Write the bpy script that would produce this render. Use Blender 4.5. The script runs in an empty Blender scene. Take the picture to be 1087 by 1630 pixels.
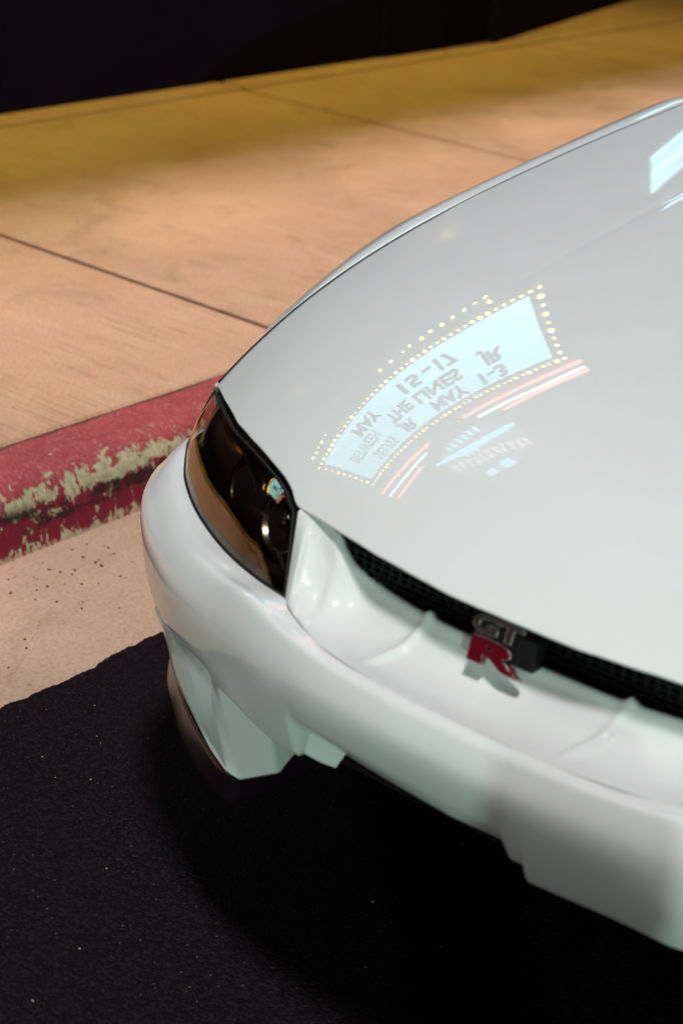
import bpy, bmesh, math, random
import numpy as np
from mathutils import Vector, Matrix, noise as mnoise

random.seed(7)
sc = bpy.context.scene
col = sc.collection
R_ = math.radians

# ------------------------------------------------------------------ camera
cd = bpy.data.cameras.new('camera')
cam = bpy.data.objects.new('camera', cd); col.objects.link(cam)
cd.sensor_fit = 'VERTICAL'; cd.sensor_height = 36.0; cd.lens = 61.84
cd.clip_start = 0.05; cd.clip_end = 500
rx = Vector((0.62581761, -0.77586360, 0.07992495))
ry = Vector((0.27955700, 0.31878876, 0.90566087))
rz = Vector((-0.72814848, -0.54443494, 0.41640173))
M = Matrix((rx, ry, rz)).transposed().to_4x4()
M.translation = Vector((0, 0, 1.6))
cam.matrix_world = M
cd.dof.use_dof = True; cd.dof.focus_distance = 2.75; cd.dof.aperture_fstop = 4.0
sc.camera = cam

# ------------------------------------------------------------------ night sky, high street light (sun lamp), exposure
SUN_EL = R_(73)
w = bpy.data.worlds.new('World'); sc.world = w; w.use_nodes = True
wn = w.node_tree.nodes; wl = w.node_tree.links
sky = wn.new('ShaderNodeTexSky'); sky.sky_type = 'NISHITA'; sky.sun_disc = False
sky.sun_elevation = SUN_EL; sky.sun_rotation = R_(231)
bg = wn['Background']; bg.inputs['Strength'].default_value = 0.0022
wl.new(sky.outputs[0], bg.inputs['Color'])
sd = bpy.data.lights.new('sun', 'SUN'); sd.energy = 2.62; sd.angle = R_(7.5); sd.color = (1.0, 0.95, 0.93)
so = bpy.data.objects.new('sun', sd); col.objects.link(so)
dirv = Vector((.24, .194, -1.0)).normalized()
so.rotation_euler = dirv.to_track_quat('-Z', 'Y').to_euler()
so.location = (-7, -4, 20)
sc.view_settings.view_transform = 'Standard'; sc.view_settings.look = 'None'
sc.view_settings.exposure = 0.0; sc.view_settings.gamma = 1.0
sc.view_settings.use_curve_mapping = False
sc.cycles.sample_clamp_indirect = 1.6
sc.cycles.max_bounces = 8
sc.cycles.use_denoising = True
sc.cycles.sample_clamp_direct = 12.0

# ------------------------------------------------------------------ helpers
def obj(name, me, mat=None, parent=None, smooth=False):
    if isinstance(me, bmesh.types.BMesh):
        m = bpy.data.meshes.new(name); me.to_mesh(m); me.free(); me = m
    if mat is not None and len(me.materials) == 0: me.materials.append(mat)
    o = bpy.data.objects.new(name, me); col.objects.link(o)
    if parent is not None: o.parent = parent
    if smooth: me.polygons.foreach_set('use_smooth', [True] * len(me.polygons))
    return o
def tag(o, label=None, cat=None, group=None, kind=None):
    if label: o['label'] = label
    if cat: o['category'] = cat
    if group: o['group'] = group
    if kind: o['kind'] = kind
    return o
def empty(name, loc=(0, 0, 0), rz=0, parent=None):
    o = bpy.data.objects.new(name, None); col.objects.link(o)
    o.location = loc; o.rotation_euler = (0, 0, rz); o.empty_display_size = .2
    if parent: o.parent = parent
    return o
def add_box(bm, c, s, rot=None, bevel=0):
    r = bmesh.ops.create_cube(bm, size=1)
    vs = r['verts']
    bmesh.ops.scale(bm, vec=s, verts=vs)
    if bevel:
        es = list({e for v in vs for e in v.link_edges})
        rb = bmesh.ops.bevel(bm, geom=es, offset=bevel, segments=2, affect='EDGES', profile=.6)
        vs = list({v for f in rb['faces'] for v in f.verts} | {v for v in vs if v.is_valid})
    if rot is not None: bmesh.ops.rotate(bm, matrix=rot, verts=vs)
    bmesh.ops.translate(bm, vec=c, verts=vs)
    return vs
def box(name, c, s, mat, parent=None, bevel=0, rot=None):
    bm = bmesh.new(); add_box(bm, c, s, rot, bevel); return obj(name, bm, mat, parent)
def cr(P, n):
    """Catmull-Rom resample of a list of points (chord-less), n samples"""
    P = np.asarray(P, float); k = len(P)
    out = []
    for t in np.linspace(0, k - 1, n):
        i = min(int(t), k - 2); f = t - i
        p1, p2 = P[i], P[i + 1]
        p0 = P[i - 1] if i > 0 else 2 * p1 - p2
        p3 = P[i + 2] if i + 2 < k else 2 * p2 - p1
        out.append(.5 * ((2 * p1) + (-p0 + p2) * f + (2 * p0 - 5 * p1 + 4 * p2 - p3) * f * f + (-p0 + 3 * p1 - 3 * p2 + p3) * f ** 3))
    return np.array(out)
def crpoly(P, n):
    """Catmull-Rom resampled by arc length"""
    Q = cr(P, n * 8); d = np.r_[0, np.cumsum(np.linalg.norm(np.diff(Q, axis=0), axis=1))]
    t = np.linspace(0, d[-1], n)
    return np.stack([np.interp(t, d, Q[:, i]) for i in range(Q.shape[1])], 1)
def grid_patch(ctrl, nu, nv):
    """ctrl[row][col] -> resampled array nu x nv x 3"""
    ctrl = [np.asarray(r, float) for r in ctrl]
    rows = np.array([cr(r, nv) for r in ctrl])
    return np.array([cr(rows[:, j], nu) for j in range(nv)]).transpose(1, 0, 2)
def add_grid(bm, G, flip=False, mirror=False):
    """adds the grid to bm; mirror: v -> -v"""
    G = np.asarray(G, float)
    if mirror: G = G * np.array([1, -1, 1]); flip = not flip
    n, m = G.shape[:2]
    V = [[bm.verts.new(G[i, j]) for j in range(m)] for i in range(n)]
    for i in range(n - 1):
        for j in range(m - 1):
            q = [V[i][j], V[i][j + 1], V[i + 1][j + 1], V[i + 1][j]]
            if flip: q.reverse()
            try: bm.faces.new(q)
            except ValueError: pass
    return V
def add_tube(bm, P, r, n=8, closed=False, cap=True):
    P = [Vector(p) for p in P]; rings = []
    for i, p in enumerate(P):
        a = P[max(i - 1, 0)]; b = P[min(i + 1, len(P) - 1)]
        t = (b - a).normalized(); q = t.to_track_quat('Z', 'Y')
        rr = r[i] if hasattr(r, '__len__') else r
        rings.append([bm.verts.new(p + q @ Vector((rr * math.cos(2 * math.pi * k / n), rr * math.sin(2 * math.pi * k / n), 0))) for k in range(n)])
    for a, b in zip(rings[:-1], rings[1:]):
        for k in range(n):
            bm.faces.new((a[k], a[(k + 1) % n], b[(k + 1) % n], b[k]))
    if cap:
        bm.faces.new(list(reversed(rings[0]))); bm.faces.new(rings[-1])
def add_lathe(bm, prof, n=32, mat4=None):
    """prof: (r, z) list about Z"""
    rings = []
    for r, z in prof:
        ring = []
        for k in range(n):
            p = Vector((r * math.cos(2 * math.pi * k / n), r * math.sin(2 * math.pi * k / n), z))
            if mat4 is not None: p = mat4 @ p
            ring.append(bm.verts.new(p))
        rings.append(ring)
    for a, b in zip(rings[:-1], rings[1:]):
        for k in range(n): bm.faces.new((a[k], a[(k + 1) % n], b[(k + 1) % n], b[k]))
def text_mesh(s, size, depth=0.0, bevel=0.0, sx=1.0, offset=0.0, res=3):
    c = bpy.data.curves.new('t', 'FONT'); c.body = s; c.size = size; c.extrude = depth; c.bevel_depth = bevel
    c.offset = offset; c.resolution_u = res; c.align_x = 'LEFT'
    o = bpy.data.objects.new('t', c); col.objects.link(o)
    dg = bpy.context.evaluated_depsgraph_get()
    me = bpy.data.meshes.new_from_object(o.evaluated_get(dg))
    bpy.data.objects.remove(o); bpy.data.curves.remove(c)
    if sx != 1.0:
        for v in me.vertices: v.co.x *= sx
    me.materials.clear()
    return me
def mesh_bounds(me):
    a = np.array([v.co[:] for v in me.vertices]); return a.min(0), a.max(0)

# ------------------------------------------------------------------ materials
class NT:
    def __init__(s, name):
        s.m = bpy.data.materials.new(name); s.m.use_nodes = True
        s.n = s.m.node_tree.nodes; s.l = s.m.node_tree.links; s.b = s.n['Principled BSDF']
    def new(s, t, **k):
        x = s.n.new(t)
        for a, v in k.items(): setattr(x, a, v)
        return x
    def coord(s): return s.new('ShaderNodeTexCoord').outputs['Object']
    def mapping(s, sc_, rot=(0, 0, 0), src=None):
        m = s.new('ShaderNodeMapping'); m.inputs['Scale'].default_value = sc_; m.inputs['Rotation'].default_value = rot
        s.l.new(src if src is not None else s.coord(), m.inputs['Vector']); return m.outputs[0]
    def noise(s, vec, scale, detail=4, rough=.55, dist=0):
        x = s.new('ShaderNodeTexNoise'); x.inputs['Scale'].default_value = scale; x.inputs['Detail'].default_value = detail
        x.inputs['Roughness'].default_value = rough; x.inputs['Distortion'].default_value = dist
        s.l.new(vec, x.inputs['Vector']); return x.outputs['Fac']
    def voro(s, vec, scale, out='Distance', feature='F1'):
        x = s.new('ShaderNodeTexVoronoi', feature=feature); x.inputs['Scale'].default_value = scale
        s.l.new(vec, x.inputs['Vector']); return x.outputs[out]
    def ramp(s, f, stops):
        x = s.new('ShaderNodeValToRGB'); e = x.color_ramp.elements
        while len(e) < len(stops): e.new(.5)
        for el, (p, c) in zip(e, stops):
            el.position = p; el.color = (c, c, c, 1) if not hasattr(c, '__len__') else (*c, 1)
        s.l.new(f, x.inputs['Fac']); return x.outputs['Color']
    def mix(s, f, a, b, mode='MIX'):
        x = s.new('ShaderNodeMix', data_type='RGBA', blend_type=mode)
        for i, v in ((0, f), (6, a), (7, b)):
            if hasattr(v, 'is_linked'): s.l.new(v, x.inputs[i])
            elif hasattr(v, '__len__'): x.inputs[i].default_value = (*v, 1)
            else: x.inputs[i].default_value = v
        return x.outputs[2]
    def math(s, op, a, b=None, clamp=False):
        x = s.new('ShaderNodeMath', operation=op, use_clamp=clamp)
        for i, v in ((0, a), (1, b)):
            if v is None: continue
            if hasattr(v, 'is_linked'): s.l.new(v, x.inputs[i])
            else: x.inputs[i].default_value = v
        return x.outputs[0]
    def bump(s, h, strength=.3, dist=.01, prev=None):
        x = s.new('ShaderNodeBump'); x.inputs['Strength'].default_value = strength; x.inputs['Distance'].default_value = dist
        s.l.new(h, x.inputs['Height'])
        if prev is not None: s.l.new(prev, x.inputs['Normal'])
        return x.outputs[0]
    def sep(s, v):
        x = s.new('ShaderNodeSeparateXYZ'); s.l.new(v, x.inputs[0]); return x.outputs
    def set(s, **k):
        for a, v in k.items():
            i = s.b.inputs[a.replace('_', ' ')]
            if hasattr(v, 'is_linked'): s.l.new(v, i)
            elif hasattr(v, '__len__'): i.default_value = (*v, 1) if len(v) == 3 else v
            else: i.default_value = v
        return s
def plain(name, colr, rough=.5, metal=0, spec=.5, **k):
    t = NT(name); t.set(Base_Color=colr, Roughness=rough, Metallic=metal, Specular_IOR_Level=spec, **k); return t.m
def emit(name, colr, strength, base=(.5, .5, .5)):
    t = NT(name); t.set(Base_Color=base, Emission_Color=colr, Emission_Strength=strength, Roughness=.4); return t.m

# white car paint: cool white under a clear coat, the faintest orange peel and road dust
t = NT('white_paint')
c = t.coord()
dust = t.noise(c, 9, 5, .6); spk = t.ramp(t.voro(c, 55), [(.0, 1), (.018, 0)])
dots = t.ramp(t.noise(c, 3.1, 2), [(.60, 0), (.66, 1)])
cl = t.mix(t.ramp(dust, [(.3, 0), (.75, 1)]), (.735, .775, .785), (.705, .745, .750))
cl = t.mix(t.math('MULTIPLY', t.math('MULTIPLY', spk, dots), .7), cl, (.16, .15, .14))
peel = t.noise(c, 60, 1, .4)
t.set(Base_Color=cl, Roughness=.5, Specular_IOR_Level=.12, Coat_Weight=1.0, Coat_Roughness=.012, Coat_IOR=1.34)

PAINT = t.m
BLACK_PLASTIC = plain('black_plastic', (.008, .007, .009), .45, spec=.3)
SEAL = plain('black_rubber_seal', (.006, .006, .007), .55, spec=.25)
GLOSS_BLACK = plain('gloss_black', (.012, .006, .010), .22, spec=.5)
MESH_BLACK = plain('grille_mesh_black', (.006, .005, .006), .4, spec=.35)
VOID = plain('black_void', (.003, .003, .004), .9, spec=.05)
CHROME = plain('chrome', (.74, .70, .62), .24, 1)
t = NT('badge_red'); t.set(Base_Color=(.11, .003, .010), Roughness=.12, Coat_Weight=1, Coat_Roughness=.03); BADGE_RED = t.m
t = NT('headlight_reflector'); t.set(Base_Color=(.50, .49, .42), Metallic=1, Roughness=.22); REFLECTOR = t.m
HOUSING = plain('headlight_housing', (.022, .013, .014), .3, spec=.4)
AMBER = plain('amber_plastic', (.06, .014, .004), .2, spec=.5)
# smoked clear lens: thin tinted sheet with a fresnel gloss whose colour warms the reflections
t = NT('headlight_lens')
tr = t.new('ShaderNodeBsdfTransparent'); tr.inputs['Color'].default_value = (.74, .68, .58, 1)
gl = t.new('ShaderNodeBsdfGlossy'); gl.inputs['Roughness'].default_value = .02; gl.inputs['Color'].default_value = (1, .82, .62, 1)
fr = t.new('ShaderNodeFresnel'); fr.inputs['IOR'].default_value = 1.75
mx = t.new('ShaderNodeMixShader'); t.l.new(fr.outputs[0], mx.inputs[0]); t.l.new(tr.outputs[0], mx.inputs[1]); t.l.new(gl.outputs[0], mx.inputs[2])
t.l.new(mx.outputs[0], t.n['Material Output'].inputs['Surface']); LENS = t.m
GLASS = plain('dark_window_glass', (.006, .007, .009), .03, spec=.6)
RUBBER = plain('tyre_rubber', (.014, .014, .015), .75, spec=.3)
ALLOY = plain('alloy_rim', (.35, .35, .36), .3, 1)

# sidewalk concrete: tan, brushed across the walk, soiled
def concrete(name, broom=True, base=(.60, .36, .245), dark=(.47, .275, .175), seed=0.0, pits=.5):
    t = NT(name)
    geo = t.new('ShaderNodeNewGeometry').outputs['Position']
    mp = t.new('ShaderNodeMapping'); mp.inputs['Location'].default_value = (seed, seed * .7, 0); t.l.new(geo, mp.inputs['Vector']); c = mp.outputs[0]
    big = t.noise(c, 1.6, 5, .6, .4); mid = t.noise(c, 11, 6, .65); fine = t.noise(c, 120, 5, .8)
    cl = t.mix(t.ramp(big, [(.32, 0), (.68, 1)]), base, dark)
    cl = t.mix(t.math('MULTIPLY', t.ramp(mid, [(.42, 1), (.62, 0)]), .22), cl, (.56, .43, .33))
    cl = t.mix(t.math('MULTIPLY', t.ramp(fine, [(.38, 1), (.54, 0)]), .50), cl, (.26, .16, .105))
    hgt = t.math('MULTIPLY', fine, .5)
    if broom:
        near = t.ramp(t.math('MULTIPLY', t.math('SUBTRACT', t.sep(geo)[1], 2.55), 1.0), [(.0, 1), (.35, .75), (.9, .12)]); st = t.noise(t.mapping((130, 2.2, 1), src=c), 1, 3, .6); msk = t.ramp(t.noise(c, 2.3, 3, .6), [(.38, 0), (.62, 1)])
        line = t.ramp(st, [(.51, 0), (.64, 1)])
        cl = t.mix(t.math('MULTIPLY', t.math('MULTIPLY', line, msk), t.math('MULTIPLY', near, .62)), cl, (.21, .125, .075))
        hgt = t.math('SUBTRACT', hgt, t.math('MULTIPLY', line, .6))
        st2 = t.noise(t.mapping((42, 5, 1), src=c), 1, 5, .7)
        l2 = t.math('MULTIPLY', t.ramp(st2, [(.54, 0), (.64, 1)]), t.ramp(t.noise(c, 3.7, 4, .7), [(.5, 0), (.62, 1)]))
        cl = t.mix(t.math('MULTIPLY', l2, t.math('MULTIPLY', near, .5)), cl, (.17, .10, .06))
    stn = t.math('MULTIPLY', t.ramp(t.noise(c, 4.3, 6, .72, .8), [(.54, 0), (.70, 1)]), .42)
    cl = t.mix(stn, cl, (.24, .145, .10))
    pit = t.ramp(t.voro(c, 75), [(.05, 1), (.16, 0)]); pm = t.ramp(t.noise(c, 6, 4, .7), [(.50, 0), (.60, 1)])
    pf = t.math('MULTIPLY', t.math('MULTIPLY', pit, pm), pits)
    cl = t.mix(pf, cl, (.05, .03, .022))
    hgt = t.math('SUBTRACT', hgt, pf)
    sp = t.math('MULTIPLY', t.ramp(t.voro(c, 21), [(.06, 1), (.11, 0)]), t.ramp(t.noise(c, 2.9, 3), [(.53, 0), (.60, 1)]))
    cl = t.mix(t.math('MULTIPLY', sp, pits * 1.2), cl, (.035, .022, .018))
    t.set(Base_Color=cl, Roughness=.85, Specular_IOR_Level=.25)
    t.l.new(t.bump(hgt, .35, .004), t.b.inputs['Normal'])
    return t.m
SIDEWALK = concrete('sidewalk_concrete')
GUTTER = concrete('gutter_concrete', broom=False, base=(.50, .345, .255), dark=(.40, .27, .195), seed=3.3, pits=.95)
JOINT = plain('dirt_in_joint', (.022, .014, .009), .95, spec=.1)

# sealed asphalt: near black, fine aggregate, its sparkle painted on as pale specks
t = NT('asphalt')
g = t.new('ShaderNodeNewGeometry').outputs['Position']
ag = t.new('ShaderNodeTexVoronoi'); ag.inputs['Scale'].default_value = 210; t.l.new(g, ag.inputs['Vector'])
rnd = t.sep(ag.outputs['Color'])[0]
glint = t.math('MULTIPLY', t.ramp(rnd, [(.972, 0), (.992, 1)]), t.ramp(ag.outputs['Distance'], [(.14, 1), (.34, 0)]))
glint = t.math('MULTIPLY', glint, t.ramp(t.noise(g, 5, 3), [(.40, .05), (.62, 1)]))
big = t.noise(g, 2.2, 5, .6)
cl = t.mix(t.ramp(big, [(.3, 0), (.7, 1)]), (.0092, .0046, .0076), (.0060, .0036, .0056))
cl = t.mix(t.ramp(rnd, [(.45, 0), (1.0, .75)]), cl, (.020, .0115, .0165))
cl = t.mix(glint, cl, (.21, .17, .155))
h = t.math('ADD', t.math('MULTIPLY', ag.outputs['Distance'], -1.0), t.noise(g, 60, 4, .7))
t.set(Base_Color=cl, Roughness=.8, Specular_IOR_Level=.06)
t.l.new(t.bump(h, .8, .004), t.b.inputs['Normal'])
ASPHALT = t.m

# red kerb paint: chipped along the arris and down the face
t = NT('kerb_red_paint')
g = t.new('ShaderNodeNewGeometry').outputs['Position']; xyz = t.sep(g)
zz = xyz[2]; yy = xyz[1]
n1 = t.noise(t.mapping((38, 40, 24), src=g), 1, 8, .70, .5)
n2 = t.noise(t.mapping((75, 60, 38), src=g), 1, 5, .65)
n3 = t.noise(g, 5.5, 4, .6)
nf = t.noise(t.mapping((150, 120, 60), src=g), 1, 4, .6)
band = t.math('ABSOLUTE', t.math('SUBTRACT', zz, t.math('ADD', .088, t.math('MULTIPLY', n3, .042))))
arris = t.ramp(band, [(.0, 1), (.012, .85), (.026, .38), (.055, .05), (.09, 0)])
wear = t.math('ADD', t.math('MULTIPLY', arris, .155), t.math('MULTIPLY', n1, .64))
wear = t.math('ADD', wear, t.math('MULTIPLY', n2, .235))
low = t.ramp(zz, [(.010, 1), (.030, .55), (.10, .25), (.125, 0)])
wear = t.math('ADD', wear, t.math('MULTIPLY', low, .135))
m = t.ramp(wear, [(.560, 0), (.574, 1)])
sp_ = t.math('MULTIPLY', t.ramp(nf, [(.63, 0), (.66, 1)]), t.ramp(n1, [(.48, 0), (.6, 1)]))
m = t.math('MAXIMUM', m, t.math('MULTIPLY', sp_, .8))
redt = t.mix(t.ramp(t.noise(g, 26, 5, .65), [(.35, 0), (.65, 1)]), (.25, .028, .042), (.33, .054, .066))
redt = t.mix(t.math('MULTIPLY', t.ramp(nf, [(.5, 0), (.72, 1)]), .35), redt, (.60, .30, .25))
face_shade = t.ramp(zz, [(.085, 1), (.130, 0)])  # shade of the upright face, painted in as a darker red
redt = t.mix(face_shade, redt, t.mix(n2, (.22, .008, .026), (.15, .008, .02)))
bare = t.mix(t.ramp(n2, [(.4, 0), (.6, 1)]), (.50, .43, .28), (.36, .34, .21))
bare = t.mix(t.ramp(nf, [(.35, .6), (.5, 0)]), bare, (.17, .15, .09))
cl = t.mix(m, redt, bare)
black = t.math('MULTIPLY', t.ramp(t.noise(t.mapping((6, 8, 20), src=g), 1, 6, .7), [(.47, 0), (.53, 1)]), t.ramp(zz, [(.04, 0), (.05, 1), (.085, 1), (.104, 0)]))
black = t.math('MULTIPLY', black, t.ramp(n2, [(.38, .3), (.5, 1)]))
cl = t.mix(t.math('MULTIPLY', black, .95), cl, (.012, .007, .009))
foot = t.math('MULTIPLY', t.ramp(zz, [(.002, 1), (.012, 0)]), t.ramp(n2, [(.40, 0), (.50, 1)]))
cl = t.mix(foot, cl, (.40, .27, .20))
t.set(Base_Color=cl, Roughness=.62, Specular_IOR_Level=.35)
hh = t.math('SUBTRACT', t.math('MULTIPLY', n2, .35), t.math('MULTIPLY', m, .5))
t.l.new(t.bump(hh, .5, .006), t.b.inputs['Normal'])
KERB = t.m

t = NT('dark_wall_paint'); g = t.coord()
t.set(Base_Color=t.mix(t.noise(g, 2, 4), (.014, .007, .020), (.010, .0055, .015)), Roughness=.9, Specular_IOR_Level=.04)
t.l.new(t.bump(t.noise(g, 40, 4), .2, .004), t.b.inputs['Normal']); WALL = t.m
SIGN_FRAME = plain('sign_frame_metal', (.10, .085, .08), .4, .6)
SIGN_BACK = plain('neon_backing_board', (.22, .10, .10), .6)
SIGN_DARK = plain('sign_soffit', (.05, .045, .045), .6)
t = NT('lit_letter_panel'); g = t.coord()
st = t.math('ADD', .93, t.math('MULTIPLY', t.noise(g, 2.0, 2), .14))
t.set(Base_Color=(.5, .5, .5), Emission_Color=(.34, .82, 1.0), Roughness=.5)
t.l.new(t.math('MULTIPLY', st, 4.5), t.b.inputs['Emission Strength']); PANEL = t.m
LETTER = plain('black_sign_letter', (.03, .03, .035), .5)
RAIL = emit('letter_rail', (.34, .82, 1.0), 3.6)
BULB = emit('warm_bulb', (1.0, .74, .13), 15)
BULB_DIM = emit('soffit_bulb', (1.0, .70, .15), 15)
NEON_RED = emit('red_neon', (1.0, .17, .09), 14)
NEON_WHITE = emit('white_neon', (.62, .84, 1.0), 10)
EMB_GREY = emit('emblem_grey_letters', (1.0, .90, .88), 3.4)
EMB_BLUE = emit('emblem_blue_band', (.22, .68, 1.0), 7)
EMB_DISC = emit('emblem_disc', (.75, .85, .9), .5)
t = NT('lit_window'); g = t.coord(); z = t.sep(g)[2]
t.set(Base_Color=(.3, .3, .3), Emission_Color=(.42, .85, 1.0), Roughness=.3)
t.l.new(t.math('ADD', .9, t.math('MULTIPLY', t.ramp(t.noise(t.mapping((1.2, 1, 9)), 1, 3), [(.3, 0), (.7, 1)]), 3.4)), t.b.inputs['Emission Strength']); WINDOW = t.m
for m_ in (BULB, BULB_DIM, NEON_RED, NEON_WHITE, EMB_GREY, EMB_BLUE, EMB_DISC, RAIL, WINDOW): m_.cycles.emission_sampling = 'NONE'
STONE = plain('loose_grit', (.30, .24, .19), .8)
STONE_DARK = plain('dark_grit', (.035, .026, .022), .8)

# ------------------------------------------------------------------ ground, road, gutter, kerb, sidewalk
def sheet(name, x0, x1, y0, y1, z, mat):
    bm = bmesh.new(); bm.faces.new([bm.verts.new(p) for p in ((x0, y0, z), (x1, y0, z), (x1, y1, z), (x0, y1, z))])
    return tag(obj(name, bm, mat), kind='structure')
sheet('ground', -200, 200, -200, 200, -.06, ASPHALT)
# road with a ragged edge over the gutter
bm = bmesh.new(); xs = np.concatenate([[-80, -8], np.arange(-2, 4.5, .004), [12, 90]])
prev = None
for x in xs:
    y = 1.973 + .012 * mnoise.noise((x * 3, 1.7, 0)) + .008 * mnoise.noise((x * 19, .3, 0)) + .003 * mnoise.noise((x * 47, 5.3, 0)) + .004 * mnoise.noise((x * 130, 2.3, 0)) + .006 * mnoise.noise((x * 8.3, 9.1, 0))
    a = bm.verts.new((x, -80, .012)); b = bm.verts.new((x, y - .006, .012)); c_ = bm.verts.new((x, y, .0015))
    if prev:
        bm.faces.new((prev[0], a, b, prev[1])); bm.faces.new((prev[1], b, c_, prev[2]))
    prev = (a, b, c_)
tag(obj('road', bm, ASPHALT), kind='structure')
sheet('gutter', -80, 90, 1.85, 2.43, 0.0, GUTTER)
# kerb
prof = [(2.372, -.03), (2.385, 0.0), (2.392, .028), (2.400, .072), (2.408, .098), (2.420, .120), (2.438, .136), (2.462, .1455), (2.49, .149), (2.53, .1505), (2.546, .1495), (2.549, .143), (2.549, -.03)]
P = crpoly([(0, y, z) for y, z in prof], 40)
bm = bmesh.new(); prev = None
for x in np.concatenate([[-80, -6], np.arange(-1, 5.5, .03), [12, 90]]):
    row = []
    for k, p in enumerate(P):
        d = .0035 * mnoise.noise((x * 6, p[1] * 20, p[2] * 20)) + .0018 * mnoise.noise((x * 30, p[1] * 40, p[2] * 40))
        row.append(bm.verts.new((x, p[1] + d, p[2] + (d if 8 < k < 36 else 0))))
    if prev:
        for k in range(len(row) - 1): bm.faces.new((prev[k], prev[k + 1], row[k + 1], row[k]))
    prev = row
tag(obj('kerb', bm, KERB, smooth=True), kind='structure')
# sidewalk: bed with separate slabs
bm = bmesh.new(); add_box(bm, (5, 7.6, .055), (170, 10.06, .12))
walk = tag(obj('sidewalk', bm, JOINT), kind='structure')
slab_meshes = {}
def slab(x0, x1, y0, y1, mat):
    lx, ly = x1 - x0, y1 - y0
    bm = bmesh.new()
    e, dz = .007, .005
    lo = [bm.verts.new(p) for p in ((0, 0, .10), (lx, 0, .10), (lx, ly, .10), (0, ly, .10))]
    mi = [bm.verts.new(p) for p in ((0, 0, .15 - dz), (lx, 0, .15 - dz), (lx, ly, .15 - dz), (0, ly, .15 - dz))]
    hi = [bm.verts.new(p) for p in ((e, e, .15), (lx - e, e, .15), (lx - e, ly - e, .15), (e, ly - e, .15))]
    for A, B in ((lo, mi), (mi, hi)):
        for k in range(4): bm.faces.new((A[k], A[(k + 1) % 4], B[(k + 1) % 4], B[k]))
    bm.faces.new(hi)
    o = obj('concrete_slab', bm, mat, walk); o.location = (x0, y0, 0); return o
J0, JS, gp = 3.272, 2.157, .013
for k in range(-3, 7):
    a = J0 + (k - 1) * JS; b = a + JS
    slab(a + gp, b - gp, 2.577, 4.742, SIDEWALK)
    slab(a + gp + .03, b - gp + .03, 4.764, 6.3, SIDEWALK)
for a, b in ((-70, -5.38), (16.23, 80)):
    slab(a, b, 2.577, 6.3, SIDEWALK)

# loose grit on gutter and asphalt
def grit(name, n, region, rr, mat, seed, zf):
    rng = random.Random(seed); bm = bmesh.new()
    for _ in range(n):
        x, y = region(rng); r = rng.uniform(*rr)
        s = bmesh.ops.create_icosphere(bm, subdivisions=1, radius=r)['verts']
        for v in s: v.co = v.co * rng.uniform(.75, 1.2); v.co.z *= .65
        bmesh.ops.translate(bm, vec=(x, y, zf(y) + r * .35), verts=s)
    return tag(obj(name, bm, mat), kind='stuff')
grit('road_grit', 140, lambda r: (r.uniform(.2, 2.4), r.uniform(-.1, 1.95)), (.0008, .0022), STONE, 3, lambda y: .012)
grit('gutter_grit', 150, lambda r: (r.uniform(1.3, 2.9), 2.05 + .3 * r.random() ** .6), (.001, .0036), STONE_DARK, 5, lambda y: 0)

# ------------------------------------------------------------------ building, its high canopy, lit window
bld = empty('theatre_building', (0, 5.0, .1))
tag(bld, 'black painted theatre front rising from the back of the sidewalk', 'building')
def bpart(name, bm, mat): o = obj(name, bm, mat, bld); o.location = (0, -5.0, -.1); return o
bm = bmesh.new(); add_box(bm, (.70, 5.19, 3.05), (13.4, .6, 6.1)); bpart('wall', bm, WALL)
bm = bmesh.new(); add_box(bm, (6.78, 4.905, 3.05), (.5, .06, 6.0)); bpart('pilaster', bm, WALL)
bm = bmesh.new(); rot = Matrix.Rotation(math.atan2(.70, 3.3), 3, 'Z')
add_box(bm, (9.04, 5.50, 3.04), (3.5, .6, 6.08), rot); bpart('wall', bm, WALL)
bm = bmesh.new(); add_box(bm, (16.6, 6.03, 3.05), (12, .6, 6.1)); bpart('wall', bm, WALL)
bm = bmesh.new(); add_box(bm, (3.0, 4.07, 4.72), (22, 1.66, .16), bevel=.01); bpart('canopy', bm, SIGN_DARK)
for k in range(7):  # unseen fill spots in housings, added to brighten the sidewalk
    dl = empty('walk_fill', (0, 0, 0), 0, bld); dl.location = (.2 + 1.05 * k, 2.985 - 5.0, 4.70 - .1)
    bm = bmesh.new(); add_lathe(bm, [(.07, .0), (.075, .0), (.075, -.16), (.065, -.16), (.065, -.02), (0, -.02)], 20); o = obj('can', bm, SIGN_FRAME, dl)
    ld = bpy.data.lights.new('walk_fill_lamp', 'SPOT'); ld.energy = 128; ld.color = (1.0, .74, .62); ld.spot_size = R_(27.5); ld.spot_blend = .22; ld.shadow_soft_size = .03
    o = bpy.data.objects.new('walk_fill_lamp', ld); col.objects.link(o); o.parent = dl; o.location = (0, 0, -.10)
bm = bmesh.new(); add_box(bm, (3.35, 3.12, 4.72), (8.0, .30, .06)); bpart('walk_fill_rail', bm, SIGN_DARK)
wf = bpart('window', (lambda b: (add_box(b, (8.86, 5.126, 2.83), (1.75, .05, .50), rot), b)[1])(bmesh.new()), SIGN_FRAME)
bm = bmesh.new(); add_box(bm, (8.86, 5.099, 2.83), (1.64, .03, .40), rot); o = obj('pane', bm, WINDOW, wf)

# ------------------------------------------------------------------ V-shaped marquee over the walk
YAW = -.2934
OS = Vector((4.0, 3.8, 0)); ts = Vector((math.cos(YAW), math.sin(YAW), 0)); ns = Vector((math.sin(YAW), -math.cos(YAW), 0))  # ns faces the street
mq = empty('marquee', (4.0, 3.8, 2.3), YAW)
tag(mq, 'lit cinema marquee letter board with rows of warm bulbs above the sidewalk', 'marquee')
ZB = 2.3
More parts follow.
